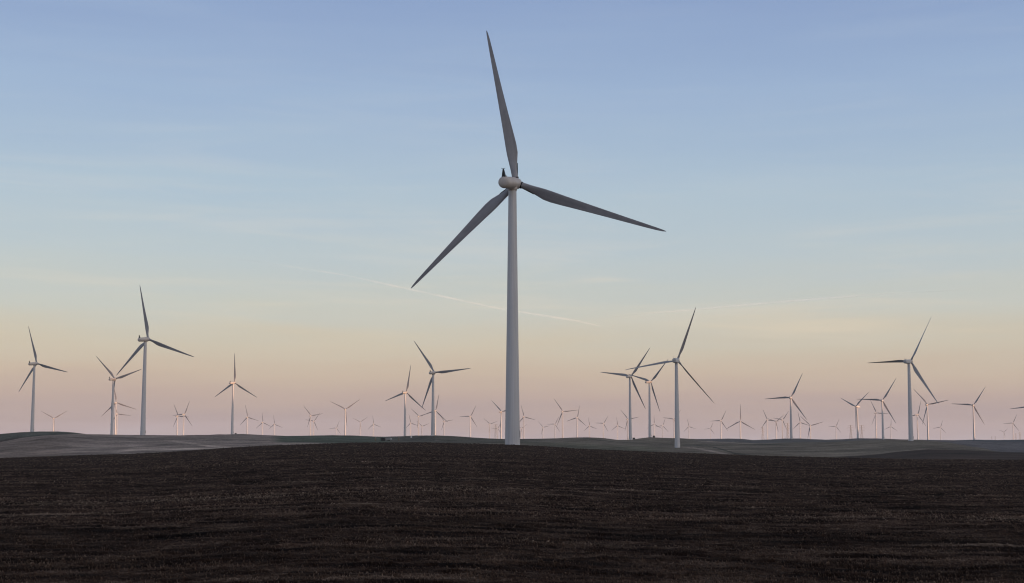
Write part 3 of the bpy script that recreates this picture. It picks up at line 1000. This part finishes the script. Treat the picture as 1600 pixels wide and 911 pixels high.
for px_, lab in ((586.4, 'slim wooden gate post on the left of the shed and trailer'), (623.2, 'brown wooden gate post on the right of the grey trailer')):
    p = on_ground(px_, D0)
    o = thing('gate_post', lab, 'post', p, 0.2, 'gate posts by the track')
    a = bmesh.new()
    lathe(a, [(-.4, .26), (2.6, .23), (2.7, .15)], 'z', 14)
    obj('post', a, WOOD, o)
    a = bmesh.new()
    lathe(a, [(2.703, .3), (2.78, .3), (2.85, .06)], 'z', 14)
    obj('cap', a, STEEL, o)

# ------------------------------------------------------------------ vapour trails: long thin bodies of ice cloud high above


def trail(label, pts, radii, height, density, fill):
    path = []
    for (px, py) in pts:
        r = ray(px, py)
        path.append(r * (height / r.z))
    bm = bmesh.new()
    n = 12
    rings = []
    segs = 14
    rnd = random.Random(5)
    for i in range(len(path) - 1):
        for k in range(segs):
            f_ = k / segs
            c = path[i].lerp(path[i + 1], f_)
            d = (path[min(i + 1, len(path) - 1)] - path[i]).normalized()
            up = Vector((0, 0, 1))
            s_ = d.cross(up).normalized()
            rr = (radii[i] * (1 - f_) + radii[i + 1] * f_) * c.length / F * rnd.uniform(.86, 1.14)
            rings.append([tuple(c + (s_ * math.cos(2 * math.pi * q / n) + up * math.sin(2 * math.pi * q / n)) * rr) for q in range(n)])
    loft(bm, rings)
    m, nt, b_ = mat('ice_cloud')
    nt.nodes.remove(b_)
    g_ = nn(nt, 'ShaderNodeNewGeometry')
    q1 = nn(nt, 'ShaderNodeTexNoise', {'Vector': g_.outputs['Position'], 'Scale': 0.0016, 'Detail': 6.0, 'Roughness': 0.65})
    al = nn(nt, 'ShaderNodeMapRange', {0: q1.outputs['Fac'], 1: 0.34, 2: 0.66, 3: density * 0.25, 4: density * 1.45})
    th = nn(nt, 'ShaderNodeAttribute', attribute_name='ice')
    al = nn(nt, 'ShaderNodeMath', {0: al.outputs[0], 1: th.outputs['Fac']}, operation='MULTIPLY')
    df = nn(nt, 'ShaderNodeBsdfDiffuse', {'Color': (0.95, 0.95, 0.95, 1)})
    tl = nn(nt, 'ShaderNodeBsdfTranslucent', {'Color': (0.95, 0.95, 0.95, 1)})
    ice = nn(nt, 'ShaderNodeAddShader', {0: df.outputs[0], 1: tl.outputs[0]})
    tr_ = nn(nt, 'ShaderNodeBsdfTransparent')
    ms = nn(nt, 'ShaderNodeMixShader', {0: al.outputs[0], 1: tr_.outputs[0], 2: ice.outputs[0]})
    nt.links.new(ms.outputs[0], nt.nodes['Material Output'].inputs['Surface'])
    o = obj('vapour_trail', bm, m)
    ca = o.data.color_attributes.new('ice', 'FLOAT_COLOR', 'POINT')
    vals = []
    for i in range(len(rings)):
        q_ = i / segs
        v_ = float(np.interp(q_, range(len(fill)), fill))
        vals += [v_, v_, v_, 1.0] * n
    ca.data.foreach_set('color', vals)
    return tag(o, label, 'vapour trail', 'vapour trails in the sky')


trail('long pale vapour trail slanting down to the right behind the giant turbine', [(95, 383), (250, 393), (400, 408), (540, 430), (640, 452), (780, 482), (900, 501), (970, 517)],
      [.4, .6, .8, 1.2, 1.5, 1.5, 1.6, .6], 3500, 0.036, [.0, .12, .3, .6, .9, 1, .9, .0])
trail('faint vapour trail rising to the right beyond the box nacelle turbine', [(925, 498), (1080, 484), (1200, 473), (1340, 462), (1420, 457.5), (1530, 452)], [.6, 1.2, 1.6, 1.3, 1.2, .8], 3500, 0.055, [0, .8, 1, .7, .5, 0])
